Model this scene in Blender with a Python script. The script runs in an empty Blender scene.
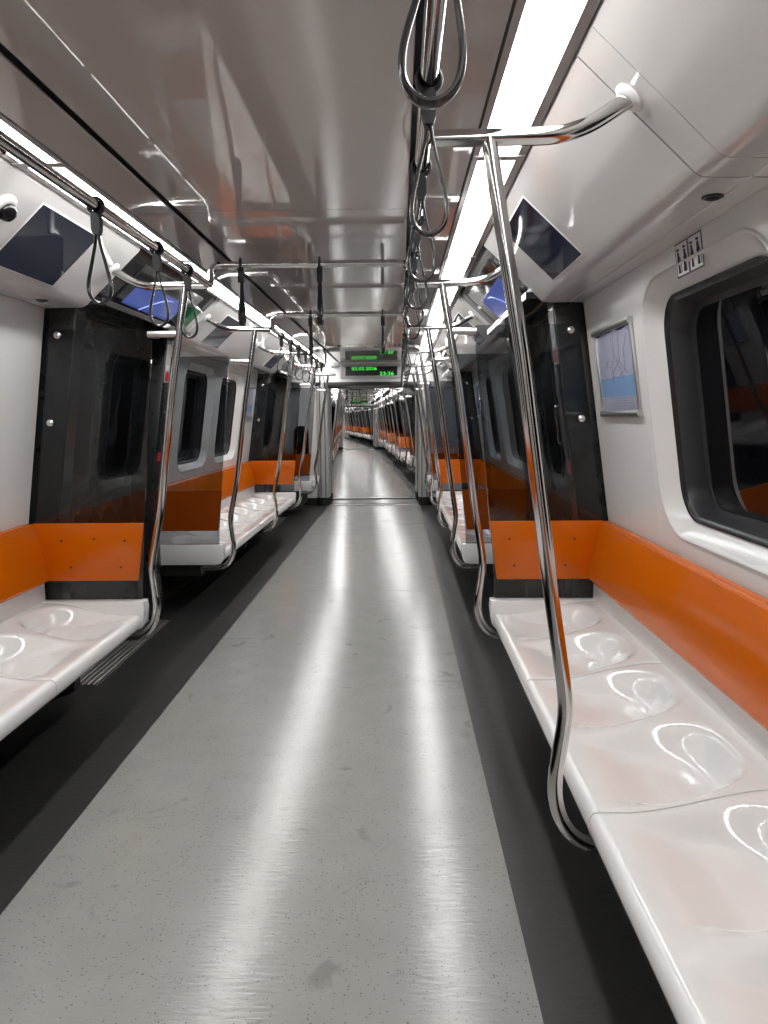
import bpy, bmesh, math, random
from mathutils import Vector, Matrix
random.seed(7)
SC = bpy.context.scene
COL = SC.collection
PI = math.pi
V = Vector

# ------------------------------------------------------------------ materials
def mat(name, col, rough=.4, metal=0., spec=.5, emit=None, strength=0., coat=0., bump=None, mottled=0.):
    m = bpy.data.materials.new(name); m.use_nodes = True
    nt = m.node_tree; b = nt.nodes['Principled BSDF']
    b.inputs['Base Color'].default_value = (*col, 1)
    b.inputs['Roughness'].default_value = rough
    b.inputs['Metallic'].default_value = metal
    b.inputs['Specular IOR Level'].default_value = spec
    b.inputs['Coat Weight'].default_value = coat
    b.inputs['Coat Roughness'].default_value = .04
    if emit:
        b.inputs['Emission Color'].default_value = (*emit, 1)
        b.inputs['Emission Strength'].default_value = strength
    tc = nt.nodes.new('ShaderNodeTexCoord')
    if mottled:
        n = nt.nodes.new('ShaderNodeTexNoise'); n.inputs['Scale'].default_value = 9; n.inputs['Detail'].default_value = 4
        nt.links.new(tc.outputs['Object'], n.inputs['Vector'])
        r = nt.nodes.new('ShaderNodeMapRange')
        r.inputs['To Min'].default_value = max(.0, rough - mottled); r.inputs['To Max'].default_value = rough + mottled
        nt.links.new(n.outputs['Fac'], r.inputs['Value']); nt.links.new(r.outputs['Result'], b.inputs['Roughness'])
    if bump:
        n = nt.nodes.new('ShaderNodeTexNoise'); n.inputs['Scale'].default_value = bump[0]
        nt.links.new(tc.outputs['Object'], n.inputs['Vector'])
        bp = nt.nodes.new('ShaderNodeBump'); bp.inputs['Strength'].default_value = bump[1]; bp.inputs['Distance'].default_value = bump[2]
        nt.links.new(n.outputs['Fac'], bp.inputs['Height']); nt.links.new(bp.outputs['Normal'], b.inputs['Normal'])
    return m

def floor_mat(name, base, spot, spot_amt, rough, scuff):
    m = bpy.data.materials.new(name); m.use_nodes = True
    nt = m.node_tree; N = nt.nodes; L = nt.links; b = N['Principled BSDF']
    tc = N.new('ShaderNodeTexCoord')
    v = N.new('ShaderNodeTexVoronoi'); v.inputs['Scale'].default_value = 125
    L.new(tc.outputs['Object'], v.inputs['Vector'])
    n1 = N.new('ShaderNodeTexNoise'); n1.inputs['Scale'].default_value = 6; n1.inputs['Detail'].default_value = 3
    L.new(tc.outputs['Object'], n1.inputs['Vector'])
    # flecks: only some cells carry one, of differing size
    sep = N.new('ShaderNodeSeparateColor'); L.new(v.outputs['Color'], sep.inputs['Color'])
    th = N.new('ShaderNodeMath'); th.operation = 'MULTIPLY'; th.inputs[1].default_value = .30 * spot_amt
    pw = N.new('ShaderNodeMath'); pw.operation = 'POWER'; pw.inputs[1].default_value = 2.5
    L.new(sep.outputs['Red'], pw.inputs[0]); L.new(pw.outputs[0], th.inputs[0])
    lt = N.new('ShaderNodeMath'); lt.operation = 'LESS_THAN'
    L.new(v.outputs['Distance'], lt.inputs[0]); L.new(th.outputs[0], lt.inputs[1])
    cr = N.new('ShaderNodeMix'); cr.data_type = 'RGBA'
    cr.inputs['A'].default_value = (*[c * .88 for c in base], 1); cr.inputs['B'].default_value = (*[c * 1.1 for c in base], 1)
    L.new(n1.outputs['Fac'], cr.inputs['Factor'])
    mx = N.new('ShaderNodeMix'); mx.data_type = 'RGBA'; mx.inputs['B'].default_value = (*spot, 1)
    L.new(cr.outputs['Result'], mx.inputs['A'])
    sc = N.new('ShaderNodeMath'); sc.operation = 'MULTIPLY'; sc.inputs[1].default_value = .7
    L.new(lt.outputs[0], sc.inputs[0]); L.new(sc.outputs[0], mx.inputs['Factor'])
    # scuffs
    n2 = N.new('ShaderNodeTexNoise'); n2.inputs['Scale'].default_value = 5.5; n2.inputs['Detail'].default_value = 6; n2.inputs['Distortion'].default_value = 1.2
    L.new(tc.outputs['Object'], n2.inputs['Vector'])
    r2 = N.new('ShaderNodeMapRange'); r2.inputs['From Min'].default_value = .64; r2.inputs['From Max'].default_value = .70; r2.inputs['To Max'].default_value = scuff
    L.new(n2.outputs['Fac'], r2.inputs['Value'])
    m3 = N.new('ShaderNodeMix'); m3.data_type = 'RGBA'; m3.inputs['B'].default_value = (*[c * .55 for c in base], 1)
    L.new(mx.outputs['Result'], m3.inputs['A']); L.new(r2.outputs['Result'], m3.inputs['Factor'])
    L.new(m3.outputs['Result'], b.inputs['Base Color'])
    n3 = N.new('ShaderNodeTexNoise'); n3.inputs['Scale'].default_value = 14; n3.inputs['Detail'].default_value = 5
    mp = N.new('ShaderNodeMapping'); mp.inputs['Scale'].default_value = (1.2, 6, 1)
    L.new(tc.outputs['Object'], mp.inputs['Vector']); L.new(mp.outputs['Vector'], n3.inputs['Vector'])
    r3 = N.new('ShaderNodeMapRange'); r3.inputs['To Min'].default_value = rough - .12; r3.inputs['To Max'].default_value = rough + .12
    L.new(n3.outputs['Fac'], r3.inputs['Value']); L.new(r3.outputs['Result'], b.inputs['Roughness'])
    bp = N.new('ShaderNodeBump'); bp.inputs['Strength'].default_value = .25; bp.inputs['Distance'].default_value = .004
    L.new(n3.outputs['Fac'], bp.inputs['Height']); L.new(bp.outputs['Normal'], b.inputs['Normal'])
    return m

def glass_mat(name, tint, ior=1.5):
    m = bpy.data.materials.new(name); m.use_nodes = True
    nt = m.node_tree; nt.nodes.clear(); N = nt.nodes; L = nt.links
    o = N.new('ShaderNodeOutputMaterial'); t = N.new('ShaderNodeBsdfTransparent'); t.inputs['Color'].default_value = (*tint, 1)
    g = N.new('ShaderNodeBsdfGlossy'); g.inputs['Roughness'].default_value = .01; g.inputs['Color'].default_value = (.9, .9, .9, 1)
    f = N.new('ShaderNodeFresnel'); f.inputs['IOR'].default_value = ior
    mx = N.new('ShaderNodeMixShader')
    L.new(f.outputs[0], mx.inputs[0]); L.new(t.outputs[0], mx.inputs[1]); L.new(g.outputs[0], mx.inputs[2]); L.new(mx.outputs[0], o.inputs['Surface'])
    return m

def map_mat(name):
    # printed route map: lilac paper, pale blue sea with a wavy shore
    m = bpy.data.materials.new(name); m.use_nodes = True
    nt = m.node_tree; N = nt.nodes; L = nt.links; b = N['Principled BSDF']
    tc = N.new('ShaderNodeTexCoord'); s = N.new('ShaderNodeSeparateXYZ'); L.new(tc.outputs['Generated'], s.inputs[0])
    n = N.new('ShaderNodeTexNoise'); n.inputs['Scale'].default_value = 5; L.new(tc.outputs['Generated'], n.inputs['Vector'])
    a = N.new('ShaderNodeMath'); a.operation = 'MULTIPLY_ADD'; a.inputs[1].default_value = .07; L.new(n.outputs['Fac'], a.inputs[0]); L.new(s.outputs['Z'], a.inputs[2])
    r = N.new('ShaderNodeValToRGB'); r.color_ramp.interpolation = 'CONSTANT'
    e = r.color_ramp.elements; e[0].position = 0; e[0].color = (.42, .44, .56, 1); e[1].position = .24; e[1].color = (.22, .36, .62, 1)
    x = e.new(.46); x.color = (.42, .43, .56, 1); x = e.new(.98); x.color = (.06, .07, .14, 1)
    L.new(a.outputs[0], r.inputs[0]); L.new(r.outputs[0], b.inputs['Base Color']); b.inputs['Roughness'].default_value = .12
    return m

M = dict(
    wall=mat('white_wall_panel', (.73, .73, .725), .16, mottled=.02),
    cove=mat('white_cove_panel', (.66, .655, .65), .05, spec=.8),
    ceil=mat('grey_gloss_ceiling', (.56, .53, .515), .035, spec=1.0),
    seat=mat('white_gloss_seat', (.785, .795, .795), .07, coat=.3),
    rear=mat('orange_laminate_glass_dimmed', (.26, .047, .001), .25),  # same orange laminate, smoked-glass dimming painted into the colour
    orange=mat('orange_gloss_laminate', (.62, .128, .0015), .16, spec=.38, mottled=.02),
    chrome=mat('polished_steel', (.60, .59, .58), .09, 1.),
    alu=mat('brushed_aluminium', (.55, .55, .54), .34, 1.),
    rubber=mat('black_rubber', (.013, .0135, .015), .25),
    clip=mat('dark_grey_plastic', (.016, .017, .020), .45, spec=.3),
    char=mat('charcoal_panel', (.016, .0175, .0175), .28, mottled=.05),
    header=mat('black_gloss_header', (.020, .020, .022), .12),
    black=mat('matt_black', (.008, .008, .008), .6),
    under=mat('black_underseat_metal', (.012, .012, .012), .6),
    pane=mat('black_night_glass', (.003, .003, .004), .015, spec=.35),
    inner=mat('dark_inner_window_frame', (.030, .031, .035), .4),
    grey=mat('grey_gangway_panel', (.42, .43, .43), .3),
    bellow=mat('grey_bellows_rubber', (.12, .12, .125), .6),
    light=mat('white_light_diffuser', (.9, .9, .9), .4, emit=(1, .985, .96), strength=9.),
    lframe=mat('light_frame_grey', (.48, .46, .45), .2),
    fgrey=floor_mat('grey_speckled_rubber_floor', (.335, .338, .325), (.07, .07, .07), 1.15, .17, .5),
    fdark=floor_mat('dark_speckled_rubber_floor', (.036, .036, .036), (.22, .22, .21), .55, .36, .2),
    glass=glass_mat('smoked_glass', (.58, .60, .62)),
    screen=mat('dark_screen_glass', (.008, .010, .022), .05, spec=.3, emit=(.03, .035, .06), strength=.10),
    blue=mat('lit_blue_screen', (.01, .02, .1), .1, emit=(.07, .12, .46), strength=.26),
    pale=mat('lit_pale_blue_screen', (.1, .12, .3), .1, emit=(.16, .24, .65), strength=.5),
    led=mat('green_led_text', (.02, .2, .02), .4, emit=(.06, .90, .08), strength=.8),
    dmd=mat('display_black_glass', (.006, .007, .006), .2),
    dframe=mat('display_grey_frame', (.45, .45, .46), .3),
    red=mat('red_sticker', (.55, .015, .02), .35),
    white=mat('white_plastic', (.8, .8, .8), .3),
    green=mat('green_exit_sign', (.0, .16, .06), .3),
    paper=map_mat('printed_route_map'),
    ink=mat('dark_map_ink', (.05, .05, .09), .4),
    bolt=mat('polished_bolt', (.75, .75, .75), .12, 1.),
)

# ------------------------------------------------------------------ mesh builder
ORI = {}
class MB:
    def __init__(s): s.v = []; s.f = []; s.mi = []
    def add(s, vs, fs, mi=0):
        o = len(s.v); s.v += [tuple(v) for v in vs]; s.f += [tuple(i + o for i in f) for f in fs]; s.mi += [mi] * len(fs); return s
    def box(s, x0, x1, y0, y1, z0, z1, mi=0):
        x0, x1 = sorted((x0, x1)); y0, y1 = sorted((y0, y1)); z0, z1 = sorted((z0, z1))
        vs = [(x, y, z) for x in (x0, x1) for y in (y0, y1) for z in (z0, z1)]
        return s.add(vs, [(0, 1, 3, 2), (4, 6, 7, 5), (0, 4, 5, 1), (2, 3, 7, 6), (0, 2, 6, 4), (1, 5, 7, 3)], mi)
    def prism(s, poly, axis, a, b, mi=0, caps=True, closed=True):
        # poly: 2-D points; axis 'Y': (x,z) swept along y; axis 'X': (y,z) along x; axis 'Z': (x,y) along z
        def P(p, t): return {'Y': (p[0], t, p[1]), 'X': (t, p[0], p[1]), 'Z': (p[0], p[1], t)}[axis]
        n = len(poly); vs = [P(p, a) for p in poly] + [P(p, b) for p in poly]
        fs = [(i, (i + 1) % n, n + (i + 1) % n, n + i) for i in range(n if closed else n - 1)]
        if caps and closed: fs += [tuple(range(n))[::-1], tuple(range(n, 2 * n))]
        return s.add(vs, fs, mi)
    def loft(s, loops, close=False, cap0=False, cap1=False, mi=0):
        n = len(loops[0]); vs = [p for l in loops for p in l]; fs = []
        for k in range(len(loops) - 1):
            for i in range(n): fs.append((k * n + i, k * n + (i + 1) % n, (k + 1) * n + (i + 1) % n, (k + 1) * n + i))
        if cap0: fs.append(tuple(range(n))[::-1])
        if cap1: fs.append(tuple((len(loops) - 1) * n + i for i in range(n)))
        return s.add(vs, fs, mi)
    def tube(s, pts, r, seg=14, closed=False, caps=True, ry=None, mi=0):
        pts = [V(p) for p in pts]; n = len(pts); loops = []
        def tan(i):
            if closed: return (pts[(i + 1) % n] - pts[i - 1]).normalized()
            return (pts[min(i + 1, n - 1)] - pts[max(i - 1, 0)]).normalized()
        t = tan(0); up = V((0, 0, 1)) if abs(t.z) < .9 else V((0, 1, 0))
        u = t.cross(up).normalized()
        for i in range(n):
            t = tan(i); u = (u - t * u.dot(t)).normalized(); w = t.cross(u)
            rr = r[i] if isinstance(r, (list, tuple)) else r
            loops.append([pts[i] + u * rr * math.cos(2 * PI * k / seg) + w * (ry or rr) * math.sin(2 * PI * k / seg) for k in range(seg)])
        if closed: loops.append(loops[0])
        return s.loft(loops, cap0=caps and not closed, cap1=caps and not closed, mi=mi)
    def lathe(s, prof, c, axis, seg=20, mi=0):
        # prof: (radius, distance along axis)
        ax = V(axis).normalized(); up = V((0, 0, 1)) if abs(ax.z) < .9 else V((1, 0, 0))
        u = ax.cross(up).normalized(); w = ax.cross(u); c = V(c)
        loops = [[c + ax * d + (u * math.cos(2 * PI * k / seg) + w * math.sin(2 * PI * k / seg)) * max(r, 1e-4) for k in range(seg)] for r, d in prof]
        return s.loft(loops, cap0=True, cap1=True, mi=mi)
    def build(s, name, m, parent=None, origin=None, smooth=True, angle=38, bevel=0., bseg=2, merge=True):
        o3 = V(ORI[parent.name]) if parent is not None else V(origin or (0, 0, 0))
        me = bpy.data.meshes.new(name)
        me.from_pydata([tuple(V(v) - o3) for v in s.v], [], s.f)
        ms = m if isinstance(m, (list, tuple)) else [m]
        for k in ms: me.materials.append(k)
        for p, i in zip(me.polygons, s.mi): p.material_index = i
        bm = bmesh.new(); bm.from_mesh(me)
        if merge: bmesh.ops.remove_doubles(bm, verts=bm.verts, dist=2e-5)
        bmesh.ops.recalc_face_normals(bm, faces=bm.faces)
        if bevel:
            es = [e for e in bm.edges if len(e.link_faces) == 2 and e.calc_face_angle(0) > math.radians(35)]
            bmesh.ops.bevel(bm, geom=es, offset=bevel, segments=bseg, affect='EDGES', profile=.5, clamp_overlap=True)
        bm.to_mesh(me); bm.free()
        if smooth:
            me.shade_smooth(); me.set_sharp_from_angle(angle=math.radians(angle))
        ob = bpy.data.objects.new(name, me); COL.objects.link(ob)
        if parent is not None: ob.parent = parent; ORI[ob.name] = o3
        else: ob.location = o3; ORI[ob.name] = o3
        return ob

def tag(o, label=None, cat=None, group=None, kind=None):
    if label: o['label'] = label
    if cat: o['category'] = cat
    if group: o['group'] = group
    if kind: o['kind'] = kind
    return o
def thing(name, origin, label, cat, group=None, kind='thing'):
    o = bpy.data.objects.new(name, None); COL.objects.link(o)
    o.empty_display_size = .1; o.location = origin; ORI[o.name] = V(origin)
    return tag(o, label, cat, group, kind)
def dup(root, label=None, group=None):
    r = root.copy(); COL.objects.link(r); ORI[r.name] = ORI[root.name]
    if label: r['label'] = label
    if group: r['group'] = group
    for ch in list(root.children):
        c = ch.copy(); COL.objects.link(c); c.parent = r
        for g in ch.children:
            d = g.copy(); COL.objects.link(d); d.parent = c
    return r

def fillet(pts, r, n=6):
    pts = [V(p) for p in pts]; out = [pts[0]]
    for i in range(1, len(pts) - 1):
        a, b, c = pts[i - 1], pts[i], pts[i + 1]
        d1 = (a - b); d2 = (c - b); rr = min(r, d1.length * .49, d2.length * .49)
        p, q = b + d1.normalized() * rr, b + d2.normalized() * rr
        for k in range(n + 1):
            t = k / n; out.append(p * (1 - t) ** 2 + b * 2 * t * (1 - t) + q * t * t)
    out.append(pts[-1]); return out
def rrect(cy, cz, w, h, r, n=8):
    # rounded rectangle, same point count for every size (starts at the +y side)
    out = []
    for k, (sx, sz) in enumerate(((1, 1), (-1, 1), (-1, -1), (1, -1))):
        for j in range(n + 1):
            a = PI / 2 * k + PI / 2 * j / n
            out.append((cy + sx * (w / 2 - r) + r * math.cos(a), cz + sz * (h / 2 - r) + r * math.sin(a)))
    return out
def sstep(a, b, x):
    t = min(1, max(0, (x - a) / (b - a))); return t * t * (3 - 2 * t)

# ------------------------------------------------------------------ layout (carriage coordinates: x across, y along, z up)
CEIL = 2.18
BAY = 3.84; DOORW = 1.62; PITCH = BAY + DOORW
Y_END = 12.10; Y_START = -8.66; W0 = -7.28; GANG = 1.0
def xw(z): return 1.41 - .144 * (z - .885) if z >= .885 else 1.41       # side wall leans in towards the roof
SIDE = {-1: 'left', 1: 'right'}
ORD = ['first', 'second', 'third', 'fourth', 'fifth', 'sixth', 'seventh', 'eighth', 'ninth', 'tenth', 'eleventh', 'twelfth', 'thirteenth', 'fourteenth', 'fifteenth']

class Car:
    def __init__(s, pivot_world, angle, y_ref): s.p = V(pivot_world); s.a = angle; s.y = y_ref
    def put(s, o, dy=0.):
        l = ORI[o.name] + V((0, dy - s.y, 0))
        o.location = s.p + Matrix.Rotation(s.a, 3, 'Z') @ l; o.rotation_euler = (0, 0, s.a); return o
    def world(s, p): return s.p + Matrix.Rotation(s.a, 3, 'Z') @ (V(p) - V((0, s.y, 0)))
CAR1 = Car((0, 0, 0), 0, 0)
A2, A3 = math.radians(3.7), math.radians(8.5)
CAR2 = Car((0, Y_END + GANG / 2, 0), A2, Y_START - GANG / 2)
CAR3 = Car(CAR2.world((0, Y_END + GANG / 2, 0)), A3, Y_START - GANG / 2)

# ------------------------------------------------------------------ bay contents (bay coordinates: y runs 0..BAY)
def make_bench(s):
    root = thing('bench', (s * 1.1, BAY / 2, 0), '', 'bench')
    pan = .93; y0 = .06
    # seat panel: two scooped places moulded in one shell
    def panel(yc):
        mb = MB(); nx, ny = 40, 84; w = pan - .005
        xs = [.872 + (1.345 - .872) * i / nx for i in range(nx + 1)]
        rows = []
        for j in range(ny + 1):
            yy = -w / 2 + w * j / ny; v = abs(yy) - w / 4
            edge = min(abs(yy + w / 2), abs(yy - w / 2))
            row = []
            for x in xs:
                t = (x - .872) / (1.345 - .872)
                zr = .445 + .060 * sstep(.12, .92, t)
                zh = .445 - .032 * sstep(.0, .45, t) - .008 * sstep(.5, .8, t)
                R = ((abs(v) / .212) ** 2.8 + (max(0, t - .34) / .54) ** 2.8) ** (1 / 2.8)
                m = 1 - sstep(.70, 1.04, R)
                z = zr + (zh - zr) * m - (.003 if edge < .004 else 0)
                row.append((s * x, yc + yy, z))
            front = [(.90, .366), (.868, .370), (.855, .385), (.850, .405), (.852, .424), (.860, .439)]
            rows.append([(s * x, yc + yy, z) for x, z in front] + row + [(s * 1.345, yc + yy, .44), (s * 1.345, yc + yy, .366)])
        n = len(rows[0]); vs = [p for r in rows for p in r]; fs = []
        for j in range(ny):
            for i in range(n):
                fs.append((j * n + i, j * n + (i + 1) % n, (j + 1) * n + (i + 1) % n, (j + 1) * n + i))
        mb.add(vs, fs); mb.add(rows[0], [tuple(range(n))]); mb.add(rows[-1], [tuple(range(n))])
        return mb
    first = None
    for k in range(4):
        yc = y0 + pan * (k + .5)
        if first is None:
            first = panel(yc).build('seat_panel', M['seat'], root, angle=50)
        else:
            c = first.copy(); COL.objects.link(c); c.parent = root; c.location = (0, pan * k, 0)
    for ya, yb in ((-.016, y0 + .001), (y0 + 4 * pan - .001, BAY + .016)):
        mb = MB(); mb.prism([(s * .846, .392), (s * .862, .368), (s * .90, .362), (s * 1.345, .362), (s * 1.345, .505), (s * .842, .505), (s * .838, .47)], 'Y', ya, yb)
        mb.build('end_lip', M['seat'], root, bevel=.004)
    mb = MB(); mb.box(s * 1.338, s * 1.395, .02, BAY - .02, .366, .606); mb.box(s * 1.3375, s * 1.339, 1.70, 1.703, .50, .60)
    mb.build('back_strip', M['wall'], root)
    prof = [(1.318, .600), (1.309, .606), (1.308, .616), (1.366, .868), (1.371, .879), (1.380, .884), (1.398, .886), (1.398, .600)]
    MB().prism([(s * x, z) for x, z in prof], 'Y', .026, BAY - .026).build('backrest', M['orange'], root, angle=60)
    MB().box(s * 1.02, s * 1.36, .06, BAY - .06, .27, .364).build('support_beam', M['under'], root)
    for k in range(4):
        yc = y0 + pan * (k + .5)
        MB().prism([(s * 1.395, .06), (s * 1.395, .28), (s * .98, .28), (s * .98, .24)], 'Y', yc - .03, yc + .03).build('bracket', M['under'], root)
    return root

def make_partition(s, far):
    # smoked glass screen at one end of a bench; the orange panel is on the bench side
    y = BAY if far else 0.; d = -1 if far else 1
    root = thing('glass_partition', (s * 1.05, y, 0), '', 'partition')
    g = [(.757, 1.790), (.760, 1.803), (.772, 1.808), (xw(1.808) - .035, 1.808), (xw(.9) - .035, .9), (1.36, .60), (1.36, .506), (.866, .506), (.862, .60)]
    MB().prism([(s * x, z) for x, z in g], 'Y', y - .006, y + .006).build('glass_pane', M['glass'], root, angle=25)
    ya, yb = y + d * .0065, y + d * .024
    mb = MB(); mb.prism([(s * .836, .886), (s * .872, .602), (s * 1.316, .602), (s * 1.376, .886)], 'Y', ya, yb)
    op = mb.build('side_panel', M['orange'], root, bevel=.003)
    for x, z in ((.93, .80), (.955, .67), (1.24, .80), (1.20, .67), (1.08, .81)):
        MB().lathe([(.006, 0), (.006, .0015), (.003, .003)], (s * x, yb - d * .0005, z), (0, d, 0), 10).build('screw', M['under'], op)
    mb = MB(); mb.prism([(s * .838, .884), (s * .873, .604), (s * 1.34, .604), (s * 1.365, .884)], 'Y', y - d * .0065, y - d * .0085)  # back of the orange panel, outside the glass; its shade is in the colour
    rp = mb.build('dimmed_rear_panel', M['rear'], root); rp['label'] = 'orange rear face with glass dimming painted in'
    for x, z in ((xw(1.78) - .075, 1.78), (xw(1.37) - .075, 1.37)):
        MB().lathe([(.019, 0), (.019, .006), (.014, .013), (.006, .016)], (s * x, y + d * .006, z), (0, d, 0), 16).build('bolt', M['bolt'], root)
        MB().lathe([(.012, 0), (.012, .05)], (s * x, y - d * .006, z), (0, -d, 0), 10).build('stand_off', M['bolt'], root)
    return root

POLE = [(.604, 1.990), (.636, 1.80), (.683, 1.53), (.724, 1.23), (.762, .95), (.795, .74), (.800, .69), (.797, .64), (.785, .56), (.778, .51), (.779, .455), (.792, .405), (.820, .36), (.862, .335), (.93, .326), (1.00, .326)]
def make_stanchion(s, y, clamp):
    root = thing('grab_pole', (s * .80, y, 0), '', 'pole')
    pts = [(s * (x - (.024 * sstep(.5, 1.0, z) if s < 0 else 0)), y, z) for x, z in POLE]
    MB().tube(fillet(pts, .06, 4), .0180, 18).build('pole', M['chrome'], root, angle=60)
    bar = fillet([(s * .4765, y, 1.990), (s * .79, y, 1.992), (s * .918, y, 2.071)], .10, 8)
    MB().tube(bar, .0185, 18).build('cross_bar', M['chrome'], root, angle=60)
    n = V((-s * .68, 0, -.73))
    n = V((-s * .26, 0, -.28)).normalized()
    MB().lathe([(.036, -.008), (.036, .004), (.030, .009), (.020, .011)], (s * .910, y, 2.0695), n, 20).build('flange', M['white'], root)
    if clamp:
        d = clamp   # +1: glass lies at larger y
        yg = y + d * .052
        MB().tube([(s * .625, y, 1.775), (s * .66, y, 1.775), (s * .762, y, 1.775)], .0150, 14).build('clamp_tube', M['alu'], root, angle=60)
        MB().box(s * .725, s * .755, y + d * .008, yg + d * .008, 1.762, 1.788).build('glass_clamp', M['alu'], root, bevel=.003)
    return root

def make_handrail(far=True):
    root = thing('overhead_handrail', (0, BAY / 2, 1.99), '', 'handrail')
    ya, yb = .045, BAY - .045
    for s in (-1, 1):
        MB().tube([(s * .461, ya + .05, 1.99), (s * .461, BAY / 2, 1.99), (s * .461, yb - .05, 1.99)], .0165, 16).build('rail', M['chrome'], root, angle=60)
    if not far:
        for s in (-1, 1):
            MB().tube(fillet([(s * .461, yb - .05, 1.99), (s * .461, yb, 1.99), (s * .461, yb + .03, 2.186)], .06, 6), .0165, 16).build('rail_end', M['chrome'], root, angle=60)
    for y, d in ((ya, 1), (yb, -1)) if far else ((ya, 1),):
        e = [(-.461, y + d * .05, 1.99), (-.461, y + d * .015, 1.995), (-.452, y, 2.085), (.452, y, 2.085), (.461, y + d * .015, 1.995), (.461, y + d * .05, 1.99)]
        MB().tube(fillet(e, .055, 6), .0165, 16).build('cross_rail', M['chrome'], root, angle=60)
    return root

def make_loop(at, along):
    # rubber teardrop hanging from a bar; along: 'Y' bar runs lengthways, 'X' bar runs across
    root = thing('grab_loop', at, '', 'grab loop')
    x, y, z = at
    def P(a, b, c): return (x + a, y + b, z + c) if along == 'Y' else (x + b, y + a, z + c)
    c = MB()
    ring = [P(.0215 * math.cos(t), 0, .0215 * math.sin(t)) for t in [2 * PI * k / 20 for k in range(20)]]
    c.tube(ring, .005, 8, closed=True, ry=.013)
    pr = [(-.008, -.018), (.008, -.018), (.0125, -.030), (.0125, -.066), (.008, -.080), (-.008, -.080), (-.0125, -.066), (-.0125, -.030)]
    vs = [P(a, -.013, b) for a, b in pr] + [P(a, .013, b) for a, b in pr]; n = len(pr)
    c.add(vs, [(i, (i + 1) % n, n + (i + 1) % n, n + i) for i in range(n)] + [tuple(range(n)), tuple(range(n, 2 * n))])
    c.build('clip', M['clip'], root, angle=45)
    l = [(0.003, -.074), (.008, -.110), (.020, -.160), (.030, -.203), (.0325, -.228), (.029, -.250), (.017, -.266), (0, -.272)]
    full = l + [(-a, b) for a, b in l[::-1][1:]]
    pts = [V((a, 0, b)) for a, b in full]
    sm = []
    for i in range(len(pts) - 1):
        p0, p1, p2, p3 = pts[max(i - 1, 0)], pts[i], pts[i + 1], pts[min(i + 2, len(pts) - 1)]
        for k in range(4):
            t = k / 4
            sm.append(.5 * ((2 * p1) + (p2 - p0) * t + (2 * p0 - 5 * p1 + 4 * p2 - p3) * t * t + (3 * p1 - p0 - 3 * p2 + p3) * t ** 3))
    sm.append(pts[-1])
    # flat band: wide at the bottom where it is held
    b = MB(); loops = []; seg = 10
    for i, p in enumerate(sm):
        tq = (sm[min(i + 1, len(sm) - 1)] - sm[max(i - 1, 0)]).normalized(); nrm = V((-tq.z, 0, tq.x))
        k = sstep(-.12, -.25, p.z); half = .0095 + .003 * k; th = .0035 + .001 * k
        loops.append([P(*(p + nrm * th * math.cos(2 * PI * q / seg) + V((0, 1, 0)) * half * math.sin(2 * PI * q / seg))) for q in range(seg)])
    b.loft(loops, cap0=True, cap1=True).build('strap', M['rubber'], root, angle=60)
    return root

WIN_H = (1.03, 1.765)
def wpt(s, y, z, off=0.): return (s * (xw(z) + off), y, z)
def make_wall(s, holes, y0, y1, name):
    # leaning white side wall with a rounded opening for every window
    mb = MB(); zt, zb = 1.908, .86
    cuts = []
    for yc, w in holes: cuts.append((yc - w / 2 - .17, yc + w / 2 + .17))
    edges = [y0] + [e for c in cuts for e in c] + [y1]
    for a, b in zip(edges[0::2], edges[1::2]):
        if b - a > 1e-4: mb.add([wpt(s, a, zb), wpt(s, b, zb), wpt(s, b, zt), wpt(s, a, zt)], [(0, 1, 2, 3)])
    for (yc, w), (a, b) in zip(holes, cuts):
        zc = (zt + zb) / 2; outer = rrect((a + b) / 2, zc, b - a, zt - zb, .0001)
        zi = (WIN_H[0] + WIN_H[1]) / 2; hh = WIN_H[1] - WIN_H[0]
        inner = rrect(yc, zi, w + .23, hh + .17, .20)
        mb.loft([[wpt(s, y, z) for y, z in outer], [wpt(s, y, z) for y, z in inner]])
    mb.add([(s * 1.41, y0, zb), (s * 1.41, y1, zb), (s * 1.40, y1, 0), (s * 1.40, y0, 0)], [(0, 1, 2, 3)], 1)
    return mb.build(name, [M['wall'], M['under']], None, origin=(s * 1.3, (y0 + y1) / 2, 0), angle=30)
def make_window(s, yc, w):
    zi = (WIN_H[0] + WIN_H[1]) / 2; hh = WIN_H[1] - WIN_H[0]
    root = thing('window_1', (s * 1.34, yc, zi), '', 'window', kind='structure')
    def L(dw, dh, r, off): return [wpt(s, y, z, off) for y, z in rrect(yc, zi, w + dw, hh + dh, r)]
    MB().loft([L(.23, .17, .20, 0), L(.224, .164, .197, -.006), L(.21, .152, .19, -.006), L(.198, .14, .184, .002), L(.07, .06, .135, .045), L(.045, .04, .125, .052)]).build('window_surround', M['wall'], root, angle=70)
    MB().loft([L(.05, .045, .127, .053), L(.046, .04, .125, .044), L(.030, .028, .118, .044), L(.016, .014, .110, .050), L(0, 0, .105, .058)]).build('gasket', M['rubber'], root, angle=50)
    MB().loft([L(.002, .002, .105, .056), L(-.004, -.004, .105, .062), L(-.012, -.010, .10, .128), L(-.05, -.045, .09, .134), L(-.054, -.049, .09, .142)]).build('inner_frame', M['inner'], root, angle=40)
    MB().loft([L(-.04, -.035, .09, .137), L(-.04, -.035, .09, .143)], cap0=True, cap1=True).build('window_pane', M['pane'], root, angle=30)
    return root
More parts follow.
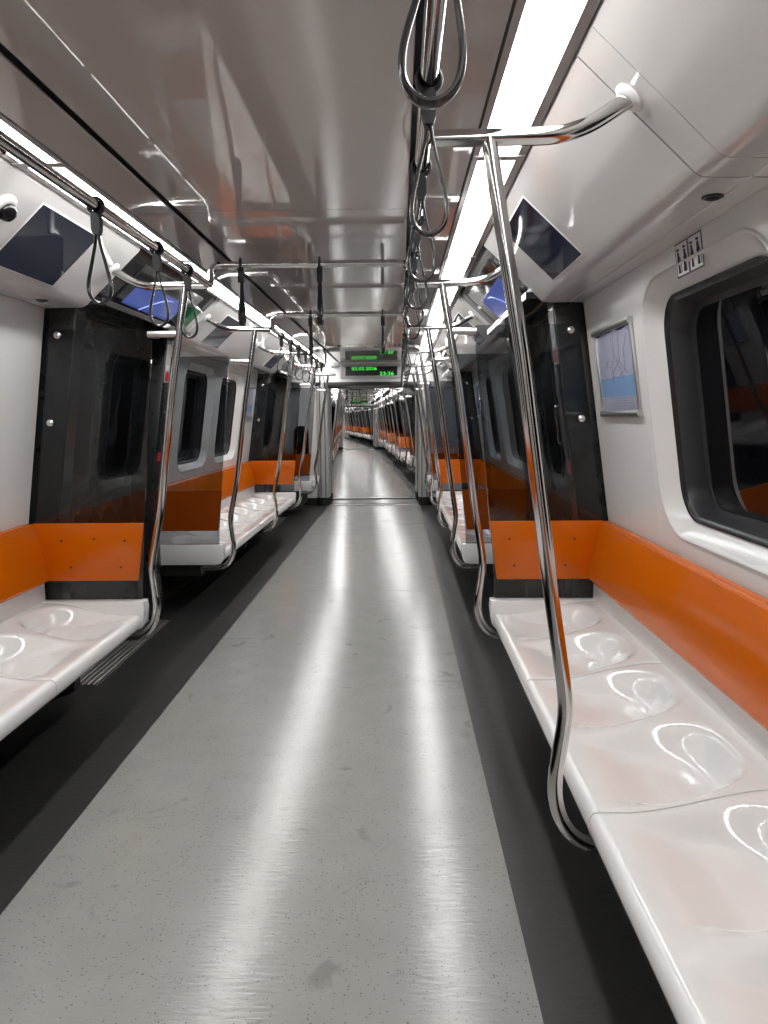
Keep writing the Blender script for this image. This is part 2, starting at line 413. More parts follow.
def make_poster(s, y0, y1, z0, z1):
    root = thing('map_frame', (s * xw((z0 + z1) / 2), (y0 + y1) / 2, (z0 + z1) / 2), '', 'map')
    def box(ya, yb, za, zb, o0, o1): 
        mb = MB(); c = [wpt(s, y, z, -o) for o in (o0, o1) for y, z in ((ya, za), (yb, za), (yb, zb), (ya, zb))]
        return mb.add(c, [(0, 1, 2, 3), (4, 7, 6, 5), (0, 4, 5, 1), (1, 5, 6, 2), (2, 6, 7, 3), (3, 7, 4, 0)])
    box(y0 + .01, y1 - .01, z0 + .01, z1 - .01, .001, .008).build('printed_map', M['paper'], root, smooth=False)
    for za, zb in ((z0, z0 + .026), (z1 - .026, z1)):
        zc = (za + zb) / 2
        MB().tube([wpt(s, y0 - .006, zc, -.012), wpt(s, (y0 + y1) / 2, zc, -.012), wpt(s, y1 + .006, zc, -.012)], .0135, 14).build('frame_bar', M['alu'], root, angle=50)
    for ya, yb in ((y0, y0 + .014), (y1 - .014, y1)):
        box(ya, yb, z0 + .02, z1 - .02, .001, .014).build('frame_side', M['alu'], root, bevel=.002)
    lines = MB(); H = z1 - z0; W = y1 - y0
    def ln(pts, r=.0011): lines.tube([wpt(s, y0 + W * a, z0 + H * b, -.0082) for a, b in pts], r, 5)
    ln([(.15, .85), (.25, .7), (.25, .5), (.45, .42), (.75, .42), (.85, .5)]); ln([(.35, .9), (.38, .6), (.55, .5), (.6, .38)]); ln([(.2, .45), (.4, .6), (.7, .62), (.75, .55), (.55, .55)])
    ln([(.55, .88), (.52, .66), (.62, .45)], .0008); ln([(.3, .38), (.5, .7), (.48, .9)], .0008)
    for k in range(7): ln([(.66, .9 - .035 * k), (.74 + .13 * random.random(), .9 - .035 * k)], .0008)
    for k in range(5): ln([(.12, .2 - .028 * k), (.5 + .36 * random.random(), .2 - .028 * k)], .0008)
    lines.build('map_lines', M['ink'], root)
    return root

COVE = [(.803, 2.170), (1.052, 1.938), (1.068, 1.922), (1.085, 1.913), (1.11, 1.910), (1.192, 1.910), (1.194, 1.914), (1.199, 1.914), (1.201, 1.910), (1.262, 1.909)]
def make_cove(s, y0, y1, mm, off, name, seams):
    mb = MB(); P = [(s * (x + off), z + off * .6) for x, z in COVE]
    back = [(s * 1.34, P[-1][1]), (s * 1.34, 2.23), (s * .803, 2.23)]
    e = [y0] + sorted(seams) + [y1]
    for a, b in zip(e[:-1], e[1:]):
        wa = lambda q: 0 if q in (y0, y1) else (.0035, .0018)[seams.index(q) % 2]
        mb.prism(P + back, 'Y', a + wa(a), b - wa(b))
    for k, a in enumerate(seams):
        w = (.0035, .0018)[k % 2] + .002
        mb.prism([(x + s * .0015, z + .0015) for x, z in P] + back, 'Y', a - w, a + w, 1)
    return mb.build(name, [mm, M['black']], None, origin=(s * 1.0, (y0 + y1) / 2, 2.0), angle=32)
def cpt(s, t, y, off=0.):   # point on the sloping cove face, t 0 (top) .. 1 (lower edge)
    a, b = V((.803, 2.170)), V((1.068, 1.923)); p = a.lerp(b, t); n = V((-(2.170 - 1.923), -(1.068 - .803))).normalized()
    p = p + n * off; return (s * p.x, y, p.y)
def cove_panel(mb, s, t0, t1, y0, y1, o0, o1):
    c = [cpt(s, t, y, o) for o in (o0, o1) for t, y in ((t0, y0), (t1, y0), (t1, y1), (t0, y1))]
    return mb.add(c, [(0, 1, 2, 3), (4, 7, 6, 5), (0, 4, 5, 1), (1, 5, 6, 2), (2, 6, 7, 3), (3, 7, 4, 0)])
def make_screen(s, y0, y1):
    root = thing('ceiling_screen', cpt(s, .5, (y0 + y1) / 2), '', 'screen')
    cove_panel(MB(), s, .125, .93, y0 - .006, y1 + .006, -.004, .0025).build('screen_frame', M['white'], root, bevel=.001)
    cove_panel(MB(), s, .14, .915, y0, y1, 0, .004).build('screen_glass', M['screen'], root)
    return root

# door bay coordinates: y 0..DOORW
def make_door(s):
    root = thing('door_1', (s * 1.35, DOORW / 2, 0), '', 'door', kind='structure')
    def strip(ya, yb, oa, ob, z0, z1):
        zs = [z0, .885, z1]; mb = MB()
        mb.loft([[wpt(s, y, z, o) for y, o in ((ya, oa), (yb, oa), (yb, ob), (ya, ob))] for z in zs], cap0=True, cap1=True); return mb
    for ya, yb in ((.03, .16), (DOORW - .16, DOORW - .03)):
        j = strip(ya, yb, -.135, .12, 0.001, 1.925).build('jamb', M['char'], root, bevel=.006)
        fc = strip(ya + .012, yb - .012, -.137, -.130, .75, 1.90); fc.build('jamb_facing', M['header'], j)
    for k, (ya, yb) in enumerate(((.16, DOORW / 2 - .003), (DOORW / 2 + .003, DOORW - .16))):
        lf = strip(ya, yb, .01, .05, .016, 1.95).build('door_leaf', M['char'], root)
        yc = (ya + yb) / 2 + (.02 if k == 0 else -.02)
        L = lambda dw, off: [wpt(s, y, z, off) for y, z in rrect(yc, 1.40, .36 + dw, .74 + dw, .11 + dw / 2)]
        MB().loft([L(.05, .012), L(.045, .002), L(.012, .002), L(0, .006)]).build('window_gasket', M['inner'], lf, angle=50)
        MB().loft([L(.01, .005), L(.01, .012)], cap0=True, cap1=True).build('door_glass', M['pane'], lf, angle=30)
    MB().box(s * 1.0, s * 1.5, .03, DOORW - .03, 1.93, 1.96).build('door_soffit', M['header'], root)
    sl = MB(); sl.box(s * 1.19, s * 1.43, .17, DOORW - .17, .0, .006)
    for k in range(6): sl.box(s * (1.205 + .030 * k), s * (1.222 + .030 * k), .17, DOORW - .17, .006, .012)
    sl.build('door_sill', M['alu'], root)
    return root
def make_door_screen(s):
    root = thing('route_screen', cpt(s, .5, DOORW / 2), '', 'screen')
    o = -.026
    cove_panel(MB(), s, .12, .94, .26, 1.36, o - .004, o + .008).build('screen_bezel', M['header'], root, bevel=.002)
    cove_panel(MB(), s, .38, .80, .36, 1.16, o, o + .010).build('lit_display', M['blue'], root)
    arc = MB(); pts = []
    for k in range(13):
        a = k / 12; pts.append(cpt(s, .80 - .36 * math.sin(a * PI * .5), .62 + .34 * a, o + .0105))
    arc.tube(pts, .004, 6); arc.build('display_line', M['pale'], root)
    return root
def make_release(s, ya):
    # emergency release with red label on the aisle face of a door jamb
    zc = 1.5; o = -.137
    root = thing('emergency_release', wpt(s, ya, 1.56, o), '', 'emergency release')
    def box(y0, y1, z0, z1, o0, o1):
        c = [wpt(s, y, z, o - q) for q in (o0, o1) for y, z in ((y0, z0), (y1, z0), (y1, z1), (y0, z1))]
        return MB().add(c, [(0, 1, 2, 3), (4, 7, 6, 5), (0, 4, 5, 1), (1, 5, 6, 2), (2, 6, 7, 3), (3, 7, 4, 0)])
    box(ya - .04, ya + .04, 1.18, 1.62, 0, .008).build('cover_plate', M['clip'], root, bevel=.002)
    box(ya - .05, ya + .05, 1.63, 1.88, 0, .002).build('grey_plate', M['dframe'], root)
    box(ya - .035, ya + .035, 1.64, 1.70, .0021, .0035).build('red_label', M['red'], root)
    box(ya - .035, ya + .035, 1.71, 1.745, .0021, .0035).build('white_label', M['white'], root)
    box(ya - .035, ya + .035, 1.10, 1.16, 0, .003).build('red_label', M['red'], root)
    MB().tube(fillet([wpt(s, ya, 1.25, o - .006), wpt(s, ya, 1.25, o - .035), wpt(s, ya, 1.43, o - .035), wpt(s, ya, 1.43, o - .006)], .015, 4), .008, 10).build('handle', M['bolt'], root)
    return root

def make_light(s, ln):
    root = thing('ceiling_light', (s * .715, 0, 2.18), '', 'light')
    fr = MB()
    for x0, x1 in ((.636, .655), (.772, .798)): fr.box(s * x0, s * x1, .001, ln - .001, 2.178, 2.22)
    fr.box(s * .636, s * .797, .001, .020, 2.174, 2.22); fr.box(s * .636, s * .797, ln - .020, ln - .001, 2.174, 2.22)
    fr.build('light_frame', M['lframe'], root)
    MB().prism([(s * .655, 2.2), (s * .655, 2.181), (s * .70, 2.179), (s * .735, 2.179), (s * .772, 2.181), (s * .772, 2.2)], 'Y', .020, ln - .020).build('light_diffuser', M['light'], root)
    return root

# ------------------------------------------------------------------ carriage shell
def make_shell(y0, y1):
    obs = []
    fl = MB(); fl.box(-1.43, -.727, y0, y1, -.03, 0, 1); fl.box(-.727, .727, y0, y1, -.03, 0, 0); fl.box(.727, 1.43, y0, y1, -.03, 0, 1)
    for j in (6.0, 9.0):
        if y0 < j < y1: fl.box(-.726, .726, j, j + .006, -.002, .0007, 0)
    f = fl.build('floor', [M['fgrey'], M['fdark']], None, origin=(0, (y0 + y1) / 2, 0), smooth=False, merge=False); obs.append(f)
    c = MB(); joints = [y0] + [j for j in (-7.87 + 2.73 * k for k in range(9)) if y0 + .3 < j < y1 - .3] + [y1]
    for a, b in zip(joints[:-1], joints[1:]):
        c.prism([(-.442, CEIL + .006), (-.442, CEIL + .002), (-.440, CEIL), (.440, CEIL), (.442, CEIL + .002), (.442, CEIL + .006)], 'Y', a + .0015, b - .0015)
        for s in (-1, 1): c.prism([(s * .468, CEIL + .006), (s * .468, CEIL + .002), (s * .470, CEIL), (s * .629, CEIL), (s * .629, CEIL + .006)], 'Y', a + .0015, b - .0015)
    obs.append(c.build('ceiling', M['ceil'], None, origin=(0, (y0 + y1) / 2, CEIL), angle=30))
    t = MB(); t.box(-1.4, 1.4, y0, y1, 2.235, 2.26)
    for s in (-1, 1):
        y = y0 + .2
        while y < y1 - .4: t.box(s * .444, s * .466, y, y + .16, 2.20, 2.206, 1); y += .62
    obs.append(t.build('trim_1', [M['black'], M['clip']], None, origin=(0, (y0 + y1) / 2, CEIL), smooth=False))
    return obs
def make_end(y, d):
    # end wall of a carriage with the open gangway; d: +1 gangway lies at larger y
    w = MB(); ya, yb = y, y + d * .06
    for s in (-1, 1): w.box(s * .90, s * 1.44, ya, yb, 0.12, 2.24)
    w.box(-.90, .90, ya, yb, 1.945, 2.24)
    a = w.build('wall_end', M['wall'], None, origin=(0, y, 0), smooth=False)
    obs = [a]
    for s in (-1, 1):
        t = thing('trim_2', (s * .81, y, 0), '', 'column', kind='structure')
        prof = [(.715, y + d * .30), (.713, y + d * .02), (.722, y - d * .03), (.745, y - d * .055), (.80, y - d * .065), (.862, y - d * .055), (.90, y - d * .02), (.905, y + d * .30)]
        MB().prism([(s * x, q) for x, q in prof], 'Z', .13, 1.945).build('column_panel', M['grey'], t, angle=45)
        MB().prism([(s * (.81 + (x - .81) * 1.04), y + (q - y) * 1.06) for x, q in prof], 'Z', 0, .13).build('column_base', M['black'], t, angle=45)
        st = MB()
        for x in (.765, .84): st.box(s * (x - .006), s * (x + .006), y - d * .064, y - d * .050, .14, 1.93)
        st.build('column_groove', M['inner'], t)
        MB().box(s * .905, s * 1.44, y - d * .012, y + d * .05, 0, .12).build('skirting', M['black'], t)
        obs.append(t)
    l = MB(); l.box(-.90, .90, y - d * .06, y + d * .30, 1.885, 1.945)
    obs.append(l.build('trim_3', M['inner'], None, origin=(0, y, 1.91), bevel=.004))
    th = MB(); th.box(-.712, .712, y - d * .05, y + d * .03, .0, .010); th.box(-.712, .712, y + d * .035, y + d * .12, .0, .012, 1)
    obs.append(th.build('trim_4', [M['alu'], M['black']], None, origin=(0, y, 0)))
    return obs

def struct(o, label, cat): return tag(o, label, cat, kind='structure')

# prototypes (bay coordinates)
BAYS = {}
proto = {}
for s in (-1, 1):
    proto['bench', s] = make_bench(s)
    for far in (0, 1): proto['part', s, far] = make_partition(s, far)
    for k, (y, cl) in enumerate(((.052, -1), (1.965, 0), (BAY - .052, 1))): proto['pole', s, k] = make_stanchion(s, y, cl)
    wc = (BAY / 2 - .62, BAY / 2 + .62); ww = .79
    proto['wall', s] = make_wall(s, [(wc[0], ww), (wc[1], ww)], 0, BAY, 'wall_' + SIDE[s])
    for k in (0, 1):
        proto['win', s, k] = make_window(s, wc[k], ww)
        proto['poster', s, k] = make_poster(s, *((.30, .86) if k == 0 else (BAY - .86, BAY - .30))[0:2], 1.378, 1.755) if False else make_poster(s, (3.150 if k else .16), (3.685 if k else .69), 1.378, 1.755)
        proto['screen', s, k] = make_screen(s, *((2.955, 3.445) if k else (.395, .885)))
    proto['cove', s] = make_cove(s, -.02, BAY - .02 + .04, M['cove'], 0, 'trim_5', [1.965 + .035, 1.87])
    proto['door', s] = make_door(s)
    proto['header', s] = make_cove(s, .02, DOORW - .02, M['header'], .022, 'trim_6', [])
    proto['dscreen', s] = make_door_screen(s)
    proto['rel', s, 0] = make_release(s, .095); proto['rel', s, 1] = make_release(s, DOORW - .095)
    proto['loop', s] = make_loop((s * .461, 0, 1.99), 'Y')
proto['rail'] = make_handrail(); proto['rail_open'] = make_handrail(False)
proto['strap'] = make_loop((0, 0, 2.085), 'X')
used = set()
def inst(key, car, dy, label, group=None, dx=0.):
    o = proto[key]
    if key in used: o = dup(o)
    else: used.add(key); proto[key] = o
    o['label'] = label
    if group: o['group'] = group
    car.put(o, dy)
    if dx: o.location = o.location + Matrix.Rotation(car.a, 3, 'Z') @ V((dx, 0, 0))
    return o

def bay(car, y, where, loops=True, small=True, loopY=None, closed=True):
    inst('rail' if closed else 'rail_open', car, y, f'chrome overhead rail loop above the aisle {where}', 'overhead handrails')
    for s in (-1, 1):
        sd = SIDE[s]
        inst(('bench', s), car, y, f'{sd} white moulded bench with orange backrest {where}', 'benches along the sides')
        for far in (0, 1):
            inst(('part', s, far), car, y, f"smoked glass partition, {'far' if far else 'near'} end of {sd} bench {where}", 'glass partitions at bench ends')
        for k, n in enumerate(('near end', 'middle', 'far end')):
            inst(('pole', s, k), car, y, f'chrome pole at {n} of {sd} bench {where}', 'chrome poles along the benches')
        struct(inst(('wall', s), car, y, f'white {sd} wall panel behind bench {where}'), None, 'wall')
        struct(inst(('cove', s), car, y, f'sloping white {sd} panel above bench {where}'), None, 'ceiling trim')
        for k in (0, 1):
            struct(inst(('win', s, k), car, y, f"{'farther' if k else 'nearer'} black {sd} window above bench {where}"), None, 'window')
            e = 'far' if k else 'near'
            inst(('screen', s, k), car, y, f'dark {sd} slope screen, {e} end of bench {where}', 'dark screens on the slopes')
            if small and k and not (s == -1 and 'camera' in where): inst(('poster', s, k), car, y, f'framed route map on {sd} wall at {e} end of bench {where}', 'framed maps')
        if loops:
            ys = loopY[s] if loopY else [.45 + .49 * k for k in range(7)]
            for k, ly in enumerate(ys):
                lo = inst(('loop', s), car, y + ly, f'{ORD[k]} black grab loop along {sd} rail {where}', 'grab loops on the rails')
                if loopY and s == 1 and k == 0: lo.rotation_euler = (0, math.radians(5), 0)
    if loops:
        for ye, xs, e in ((.045, (-.197, .298), 'near'), (BAY - .045, (-.32, .043), 'far'))[:2 if closed else 1]:
            for x, n in zip(xs, ('left', 'right')):
                inst('strap', car, y + ye, f'{n} grab loop on {e} cross rail {where}', 'grab loops on the cross rails', dx=x)
def doorway(car, y, where, small=True):
    for s in (-1, 1):
        sd = SIDE[s]
        struct(inst(('door', s), car, y, f'{sd} charcoal double sliding door {where}'), None, 'door')
        struct(inst(('header', s), car, y, f'black header above the {sd} door {where}'), None, 'door header')
        if small == 1 and 'beyond' in where:
            inst(('dscreen', s), car, y, f'blue route screen above the {sd} door {where}', 'route screens above doors')
            for k in ((1,) if s < 0 else (0,)):
                inst(('rel', s, k), car, y, f"emergency release with red labels on {'far' if k else 'near'} jamb of {sd} door {where}", 'emergency releases')

# ---- first carriage
y_loops = {1: [.875 + .2, 1.468 + .2, 1.95 + .2, 2.44 + .2, 2.90 + .2, 3.34 + .2], -1: [.45, .95, 1.40, 2.45, 3.00, 3.40]}
bay(CAR1, -.20, 'nearest the camera', loopY=y_loops)
doorway(CAR1, 3.64, 'beyond the nearest bench')
bay(CAR1, 5.26, 'beyond the first doorway', closed=False)
doorway(CAR1, 9.10, 'before the gangway')
doorway(CAR1, -.20 - DOORW, 'behind the camera', small=False)
# ---- further carriages
def far_car(car, nth, loops, small):
    bay(car, 5.26 - 2 * PITCH, f'at the start of the {nth} carriage', loops, small)
    doorway(car, 9.10 - 2 * PITCH, f'first from the middle of the {nth} carriage', small)
    bay(car, 5.26 - PITCH, f'midway along the {nth} carriage', loops, small)
    doorway(car, 9.10 - PITCH, f'past the middle of the {nth} carriage', small)
    bay(car, 5.26, f'at the far end of the {nth} carriage', loops, small)
    doorway(car, 9.10, f'last in the {nth} carriage', small)
    doorway(car, 9.10 - 3 * PITCH, f'first in the {nth} carriage', small)
far_car(CAR2, 'second', True, False)
far_car(CAR3, 'third', False, False)

# ---- short end benches with their own partition
SHORT0 = 10.72
def make_short(s):
    y0 = SHORT0; root = thing('bench', (s * 1.1, y0 + .8, 0), '', 'bench')
    src = proto['bench', s]; pnl = [c for c in src.children if c.name.startswith('seat_panel')][0]
    dy = (y0 + .06 + .465) - (.06 + .465) - ((y0 + .8) - BAY / 2)
    c = pnl.copy(); COL.objects.link(c); c.parent = root; c.location = (0, dy, 0)
    for ya, yb in ((y0 - .016, y0 + .061), (y0 + .989, y0 + 1.02)):
        MB().prism([(s * .846, .392), (s * .862, .368), (s * .90, .362), (s * 1.345, .362), (s * 1.345, .505), (s * .842, .505), (s * .838, .47)], 'Y', ya, yb).build('end_lip', M['seat'], root, bevel=.004)
    prof = [(1.318, .600), (1.309, .606), (1.308, .616), (1.366, .868), (1.371, .879), (1.380, .884), (1.398, .886), (1.398, .600)]
    MB().prism([(s * x, z) for x, z in prof], 'Y', y0 + .026, y0 + 1.02).build('backrest', M['orange'], root, angle=60)
    MB().box(s * 1.338, s * 1.40, y0 + .02, y0 + 1.02, .366, .606).build('back_strip', M['wall'], root)
    MB().box(s * 1.02, s * 1.36, y0 + .06, y0 + .99, .12, .364).build('support_beam', M['under'], root)
    return root
for s in (-1, 1): proto['short', s] = make_short(s)
for s in (-1, 1):
    proto['ewall', s] = make_wall(s, [], SHORT0, Y_END, 'wall_' + SIDE[s])
    proto['ecove', s] = make_cove(s, SHORT0 - .02, Y_END, M['cove'], 0, 'trim_5', [])
    proto['ewall0', s] = make_wall(s, [], Y_START, W0, 'wall_' + SIDE[s])
    proto['ecove0', s] = make_cove(s, Y_START, W0 + .02, M['cove'], 0, 'trim_5', [])
def short_end(car, where):
    for s in (-1, 1):
        sd = SIDE[s]
        inst(('short', s), car, 0, f'short {sd} white bench for two with orange back {where}', 'short benches by the gangway')
        inst(('part', s, 0), car, SHORT0, f'smoked glass partition beside the short {sd} bench {where}', 'glass partitions at bench ends')
        inst(('pole', s, 0), car, SHORT0, f'bent chrome pole at the short {sd} bench {where}', 'chrome poles along the benches')
        struct(inst(('ewall', s), car, 0, f'white {sd} wall panel behind the short bench {where}'), None, 'wall')
        struct(inst(('ecove', s), car, 0, f'sloping white {sd} panel above the short bench {where}'), None, 'ceiling trim')
short_end(CAR1, 'before the gangway')
short_end(CAR2, 'ending the second carriage')
def start_end(car, where):
    for s in (-1, 1):
        sd = SIDE[s]
        struct(inst(('ewall0', s), car, 0, f'white {sd} wall panel {where}'), None, 'wall')
        struct(inst(('ecove0', s), car, 0, f'sloping white {sd} panel {where}'), None, 'ceiling trim')
        inst(('part', s, 1), car, W0 - BAY, f'smoked glass partition on the {sd} {where}', 'glass partitions at bench ends')
        inst(('pole', s, 2), car, W0 - BAY, f'bent chrome pole on the {sd} {where}', 'chrome poles along the benches')
start_end(CAR2, 'entering the second carriage')
start_end(CAR3, 'entering the third carriage')

# ---- overhead rails of the gangway ends, shells, end walls
def shell(car, y0, y1, where, end0, end1):
    obs = make_shell(y0, y1)
    for o, (l, c) in zip(obs, ((f'grey speckled floor with dark side bands {where}', 'floor'), (f'glossy grey ceiling {where}', 'ceiling'), (f'dark slots in the ceiling {where}', 'ceiling trim'))):
        car.put(o); struct(o, l, c)
    for y, d, on in ((y1, 1, end1), (y0, -1, end0)):
        if not on: continue
        e = 'far' if d > 0 else 'near'
        names = [('white end wall', 'wall'), ('left gangway column', 'column'), ('right gangway column', 'column'), ('dark lintel over the gangway', 'lintel'), ('metal and black gangway threshold', 'threshold')]
        for o, (l, c) in zip(make_end(y, d), names): car.put(o); struct(o, f'{l} at the {e} end {where}', c)
shell(CAR1, -1.90, Y_END, 'of the nearest carriage', False, True)
shell(CAR2, Y_START, Y_END, 'of the second carriage', True, True)
shell(CAR3, Y_START, Y_END, 'of the third carriage', True, False)
# closing walls out of sight of the aisle view
b = MB().box(-1.44, 1.44, -1.96, -1.90, 0, 2.26).build('wall_back', M['wall'], None, origin=(0, -1.93, 0), smooth=False); struct(b, 'white wall closing the carriage behind the camera', 'wall')
b = MB().box(-1.44, 1.44, Y_END, Y_END + .06, 0, 2.26).build('wall_front', M['wall'], None, origin=(0, Y_END, 0), smooth=False); CAR3.put(b); struct(b, 'white wall closing the far end of the third carriage', 'wall')

# ---- gangways: floor plate, ribbed bellows sides and roof between the carriage ends
def gangway(ca, cb, which):
    A = lambda x, z: ca.world((x, Y_END + .06, z)); B = lambda x, z: cb.world((x, Y_START - .06, z))
    def lerp(t, x, z): return A(x, z).lerp(B(x, z), t)
    o0 = lerp(.5, 0, 0)
    f = MB(); f.loft([[lerp(t, -.72, 0), lerp(t, .72, 0), lerp(t, .72, -.03), lerp(t, -.72, -.03)] for t in (-.1, .5, 1.1)], cap0=True, cap1=True)
    struct(f.build('floor', M['fgrey'], None, origin=o0, smooth=False), f'grey gangway floor plate {which}', 'floor')
    for s in (-1, 1):
        m = MB(); rows = []
        for k in range(21):
            o = .74 + (.03 if k % 2 else 0); rows.append([lerp(k / 20, s * o, 0), lerp(k / 20, s * o, 2.0), lerp(k / 20, s * (o + .04), 2.0), lerp(k / 20, s * (o + .04), 0)])
        m.loft(rows, cap0=True, cap1=True)
        struct(m.build('wall_gangway', M['bellow'], None, origin=o0, smooth=False), f'ribbed grey {SIDE[s]} gangway side {which}', 'wall')
    r = MB(); r.loft([[lerp(t, -.80, 1.96), lerp(t, .80, 1.96), lerp(t, .80, 2.0), lerp(t, -.80, 2.0)] for t in (0, .5, 1)], cap0=True, cap1=True)
    struct(r.build('ceiling', M['grey'], None, origin=o0, smooth=False), f'grey gangway ceiling {which}', 'ceiling')
gangway(CAR1, CAR2, 'between the first two carriages')
gangway(CAR2, CAR3, 'between the second and third carriages')

# ---- ceiling lights
SEG = 1.475
for s in (-1, 1): proto['light', s] = make_light(s, SEG); 
for s in (-1, 1):
    for car, nth, i0, n in ((CAR1, 'nearest', -1.95, 9), (CAR2, 'second', -8.64, 14), (CAR3, 'third', -8.64, 14)):
        for k in range(n):
            inst(('light', s), car, i0 + SEG * k, f'{ORD[k]} {SIDE[s]} ceiling light panel of the {nth} carriage', 'ceiling light panels')
    ln = Y_END - .01 - (-1.95 + 9 * SEG)
    o = make_light(s, ln); CAR1.put(o, -1.95 + 9 * SEG); tag(o, f'short last {SIDE[s]} ceiling light panel of the nearest carriage', 'light', 'ceiling light panels')

# ---- overhead loop at the gangway end
def text(name, body, at, h, parent, m):
    cu = bpy.data.curves.new(name, 'FONT'); cu.body = body; cu.size = h; cu.extrude = .0006; cu.align_x = 'LEFT'; cu.space_character = 1.05
    cu.materials.append(m); o = bpy.data.objects.new(name, cu); COL.objects.link(o); o.parent = parent
    me = bpy.data.meshes.new_from_object(o); bpy.data.objects.remove(o)
    o = bpy.data.objects.new(name, me); COL.objects.link(o); o.parent = parent
    o.location = V(at) - ORI[parent.name]; o.rotation_euler = (PI / 2, 0, 0); o.scale = (1.28, 1, 1); return o
def make_display(car, y, label, z0=1.955, z1=2.165):
    r = thing('led_display', (0, y, z1), label, 'display', 'passenger displays')
    MB().box(-.45, .45, y, y + .10, z0, z1).build('display_housing', M['dframe'], r, bevel=.006)
    MB().box(-.375, .385, y - .003, y + .01, z0 + .045, z1 - .032).build('display_window', M['dmd'], r)
    text('date_text', '03.02.2026', (-.285, y - .0045, z1 - .084), .062, r, M['led'])
    text('time_text', '23:36', (.125, y - .0045, z0 + .050), .070, r, M['led'])
    MB().box(-.06, .04, y + .02, y + .06, z0 - .012, z0 + .004).build('sensor_bar', M['white'], r, bevel=.003)
    MB().box(-.30, -.27, y + .03, y + .07, z1 - .002, 2.182).build('hanger', M['alu'], r)
    MB().box(.27, .30, y + .03, y + .07, z1 - .002, 2.182).build('hanger', M['alu'], r)
    car.put(r); return r
make_display(CAR1, 11.30, 'grey framed display with green date and time before the first gangway')
make_display(CAR2, 11.30, 'far green lettered display hanging in the second carriage')

# ---- single items in the nearest carriage
# round black camera with white collar on the left slope
p = V(cpt(-1, .36, 2.58)); n = V((.26, 0, -.28)).normalized()
r = thing('dome_camera', p, 'small black dome camera with white collar on left slope at photo edge', 'camera')
MB().lathe([(.052, -.002), (.052, .008), (.044, .018), (.034, .020)], p, n, 24).build('collar', M['white'], r)
MB().lathe([(.034, .016), (.034, .024), (.030, .036), (.021, .046), (.008, .051)], p, n, 24).build('dome', M['pane'], r)
# round fittings set into the ledges
for s, y, l in ((1, 1.946, 'round dark fitting in the right ledge above the window'), (-1, 3.414, 'round dark fitting in the left ledge near the first partition')):
    c = (s * 1.17, y, 1.9095); r = thing('recessed_fitting', c, l, 'fitting')
    MB().lathe([(.026, 0), (.026, .004), (.018, .006)], c, (0, 0, -1), 18).build('fitting_ring', M['inner'], r)
    MB().lathe([(.016, .004), (.016, .008), (.008, .010)], c, (0, 0, -1), 14).build('fitting_lens', M['black'], r)
# pictogram sticker: priority seats
def sticker(s, y0, y1, z0, z1):
    r = thing('priority_seat_sticker', wpt(s, (y0 + y1) / 2, (z0 + z1) / 2), 'black and white pictogram sticker above the right window', 'sticker')
    def W(a, b, off): return wpt(s, y1 - (y1 - y0) * a, z0 + (z1 - z0) * b, -off)
    def pl(a0, a1, b0, b1, o, m, name):
        c = [W(a, b, q) for q in (0., o) for a, b in ((a0, b0), (a1, b0), (a1, b1), (a0, b1))]
        MB().add(c, [(0, 1, 2, 3), (4, 7, 6, 5), (0, 4, 5, 1), (1, 5, 6, 2), (2, 6, 7, 3), (3, 7, 4, 0)]).build(name, m, r, smooth=False)
    for a in (0, .51): pl(a, a + .49, 0, 1, .0010, M['ink'], 'sticker_border'); pl(a + .03, a + .46, .05, .95, .0016, M['wall'], 'sticker_field')
    def person(a, h, lean, skirt, cane):
        fig = MB()
        def q(x, z): return W(a + x * .5, z, .0018)
        fig.tube([q(0, h - .02), q(0, h + .045)], .0055, 8)
        fig.tube([q(0, h - .06), q(lean * .5, h * .72), q(lean, h * .5)], .0042, 6)
        fig.tube([q(lean, h * .5), q(-.04, .12)], .0026 if not skirt else .006, 6); fig.tube([q(lean, h * .5), q(.06, .12)], .0026, 6)
        fig.tube([q(0, h - .1), q(.12, h * .6)], .0018, 6); fig.tube([q(0, h - .1), q(-.10, h * .62)], .0018, 6)
        if cane: fig.tube([q(.14, h * .58), q(.17, .12)], .0014, 6)
        fig.build('pictogram_person', M['ink'], r)
    person(.13, .78, 0, False, True); person(.37, .80, .03, True, False); person(.64, .78, 0, False, False); person(.86, .80, .0, False, True)
sticker(1, 2.255, 2.462, 1.803, 1.905)
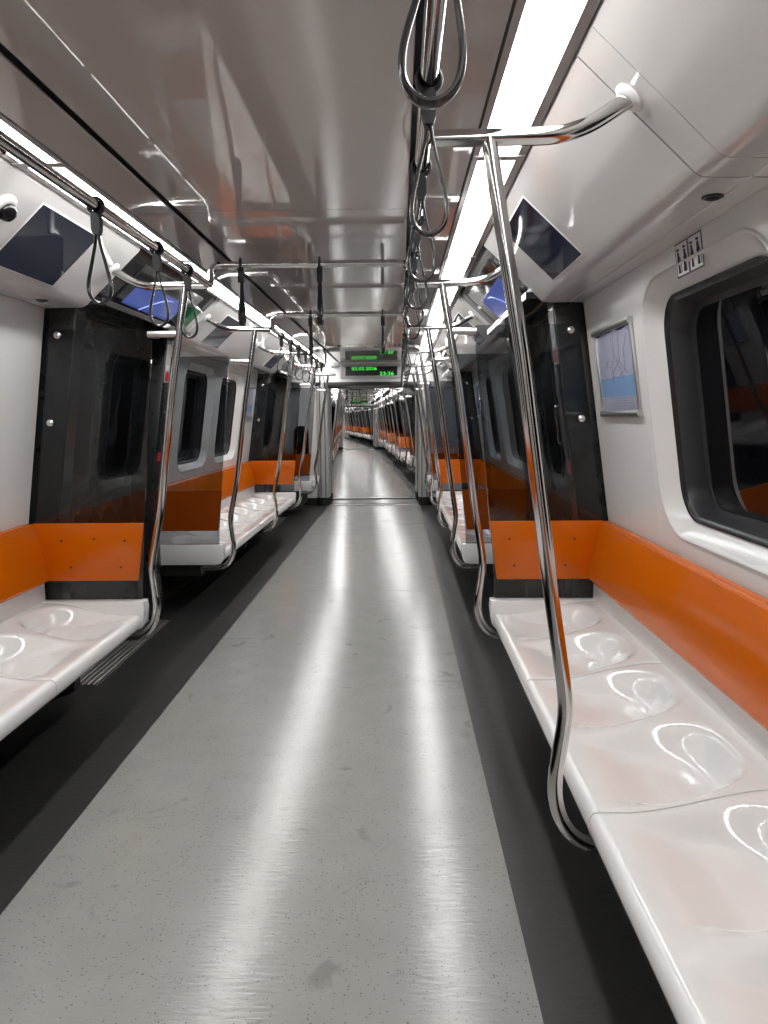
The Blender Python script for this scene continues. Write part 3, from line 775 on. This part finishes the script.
# arched dark panel in the end wall, left
r = thing('arched_hatch', (-1.15, Y_END, .9), 'dark arched hatch in the end wall left of the gangway', 'hatch')
ar = [(-1.27, .42), (-1.27, 1.15)] + [(-1.15 - .12 * math.cos(PI * k / 10), 1.15 + .12 * math.sin(PI * k / 10)) for k in range(1, 10)] + [(-1.03, 1.15), (-1.03, .42)]
MB().prism(ar, 'Y', Y_END - .008, Y_END + .002).build('hatch_panel', M['pane'], r, angle=50)
MB().tube([(-1.165, Y_END - .016, .82), (-1.15, Y_END - .018, .86), (-1.135, Y_END - .016, .82)], .008, 8).build('latch', M['alu'], r)
# green exit sign on the first left door header
r = thing('exit_sign', cpt(-1, .5, 5.10), 'small green and white exit sign on left door header', 'sign')
cove_panel(MB(), -1, .35, .80, 5.03, 5.15, -.024, -.012).build('sign_plate', M['green'], r)
cove_panel(MB(), -1, .35, .80, 5.153, 5.20, -.024, -.012).build('sign_end', M['white'], r)

# remove prototypes that were never used
for k, o in proto.items():
    if k not in used:
        for c in list(o.children): bpy.data.objects.remove(c)
        bpy.data.objects.remove(o)

# ------------------------------------------------------------------ world, camera, view
w = bpy.data.worlds.new('tunnel_dark'); SC.world = w; w.use_nodes = True
w.node_tree.nodes['Background'].inputs['Color'].default_value = (.002, .002, .003, 1)
cam = bpy.data.cameras.new('camera'); co = bpy.data.objects.new('camera', cam); COL.objects.link(co)
cam.sensor_fit = 'HORIZONTAL'; cam.sensor_width = 36; cam.lens = 36 * 760 / 768; cam.clip_start = .02; cam.clip_end = 300
yaw, pitch, roll = .0204, .1229, -.0083
cy, sy, cp, sp, cr, sr = math.cos(yaw), math.sin(yaw), math.cos(pitch), math.sin(pitch), math.cos(roll), math.sin(roll)
rt = V((cy, sy, 0)); F = V((-sy, cy, 0)); U = V((0, 0, 1))
F2 = F * cp - U * sp; U2 = U * cp + F * sp
r3 = rt * cr + U2 * sr; U3 = U2 * cr - rt * sr
R = Matrix((r3, U3, -F2)).transposed()
co.matrix_world = Matrix.Translation((.403, 0, 1.38)) @ R.to_4x4()
SC.camera = co
SC.view_settings.view_transform = 'Standard'; SC.view_settings.look = 'None'; SC.view_settings.gamma = 1; SC.view_settings.use_curve_mapping = False
SC.view_settings.exposure = 1.0
cyc = SC.cycles
cyc.max_bounces = 10; cyc.diffuse_bounces = 5; cyc.glossy_bounces = 6; cyc.transparent_max_bounces = 24; cyc.transmission_bounces = 6
cyc.caustics_reflective = False; cyc.caustics_refractive = False; cyc.sample_clamp_indirect = 6
cyc.use_denoising = True
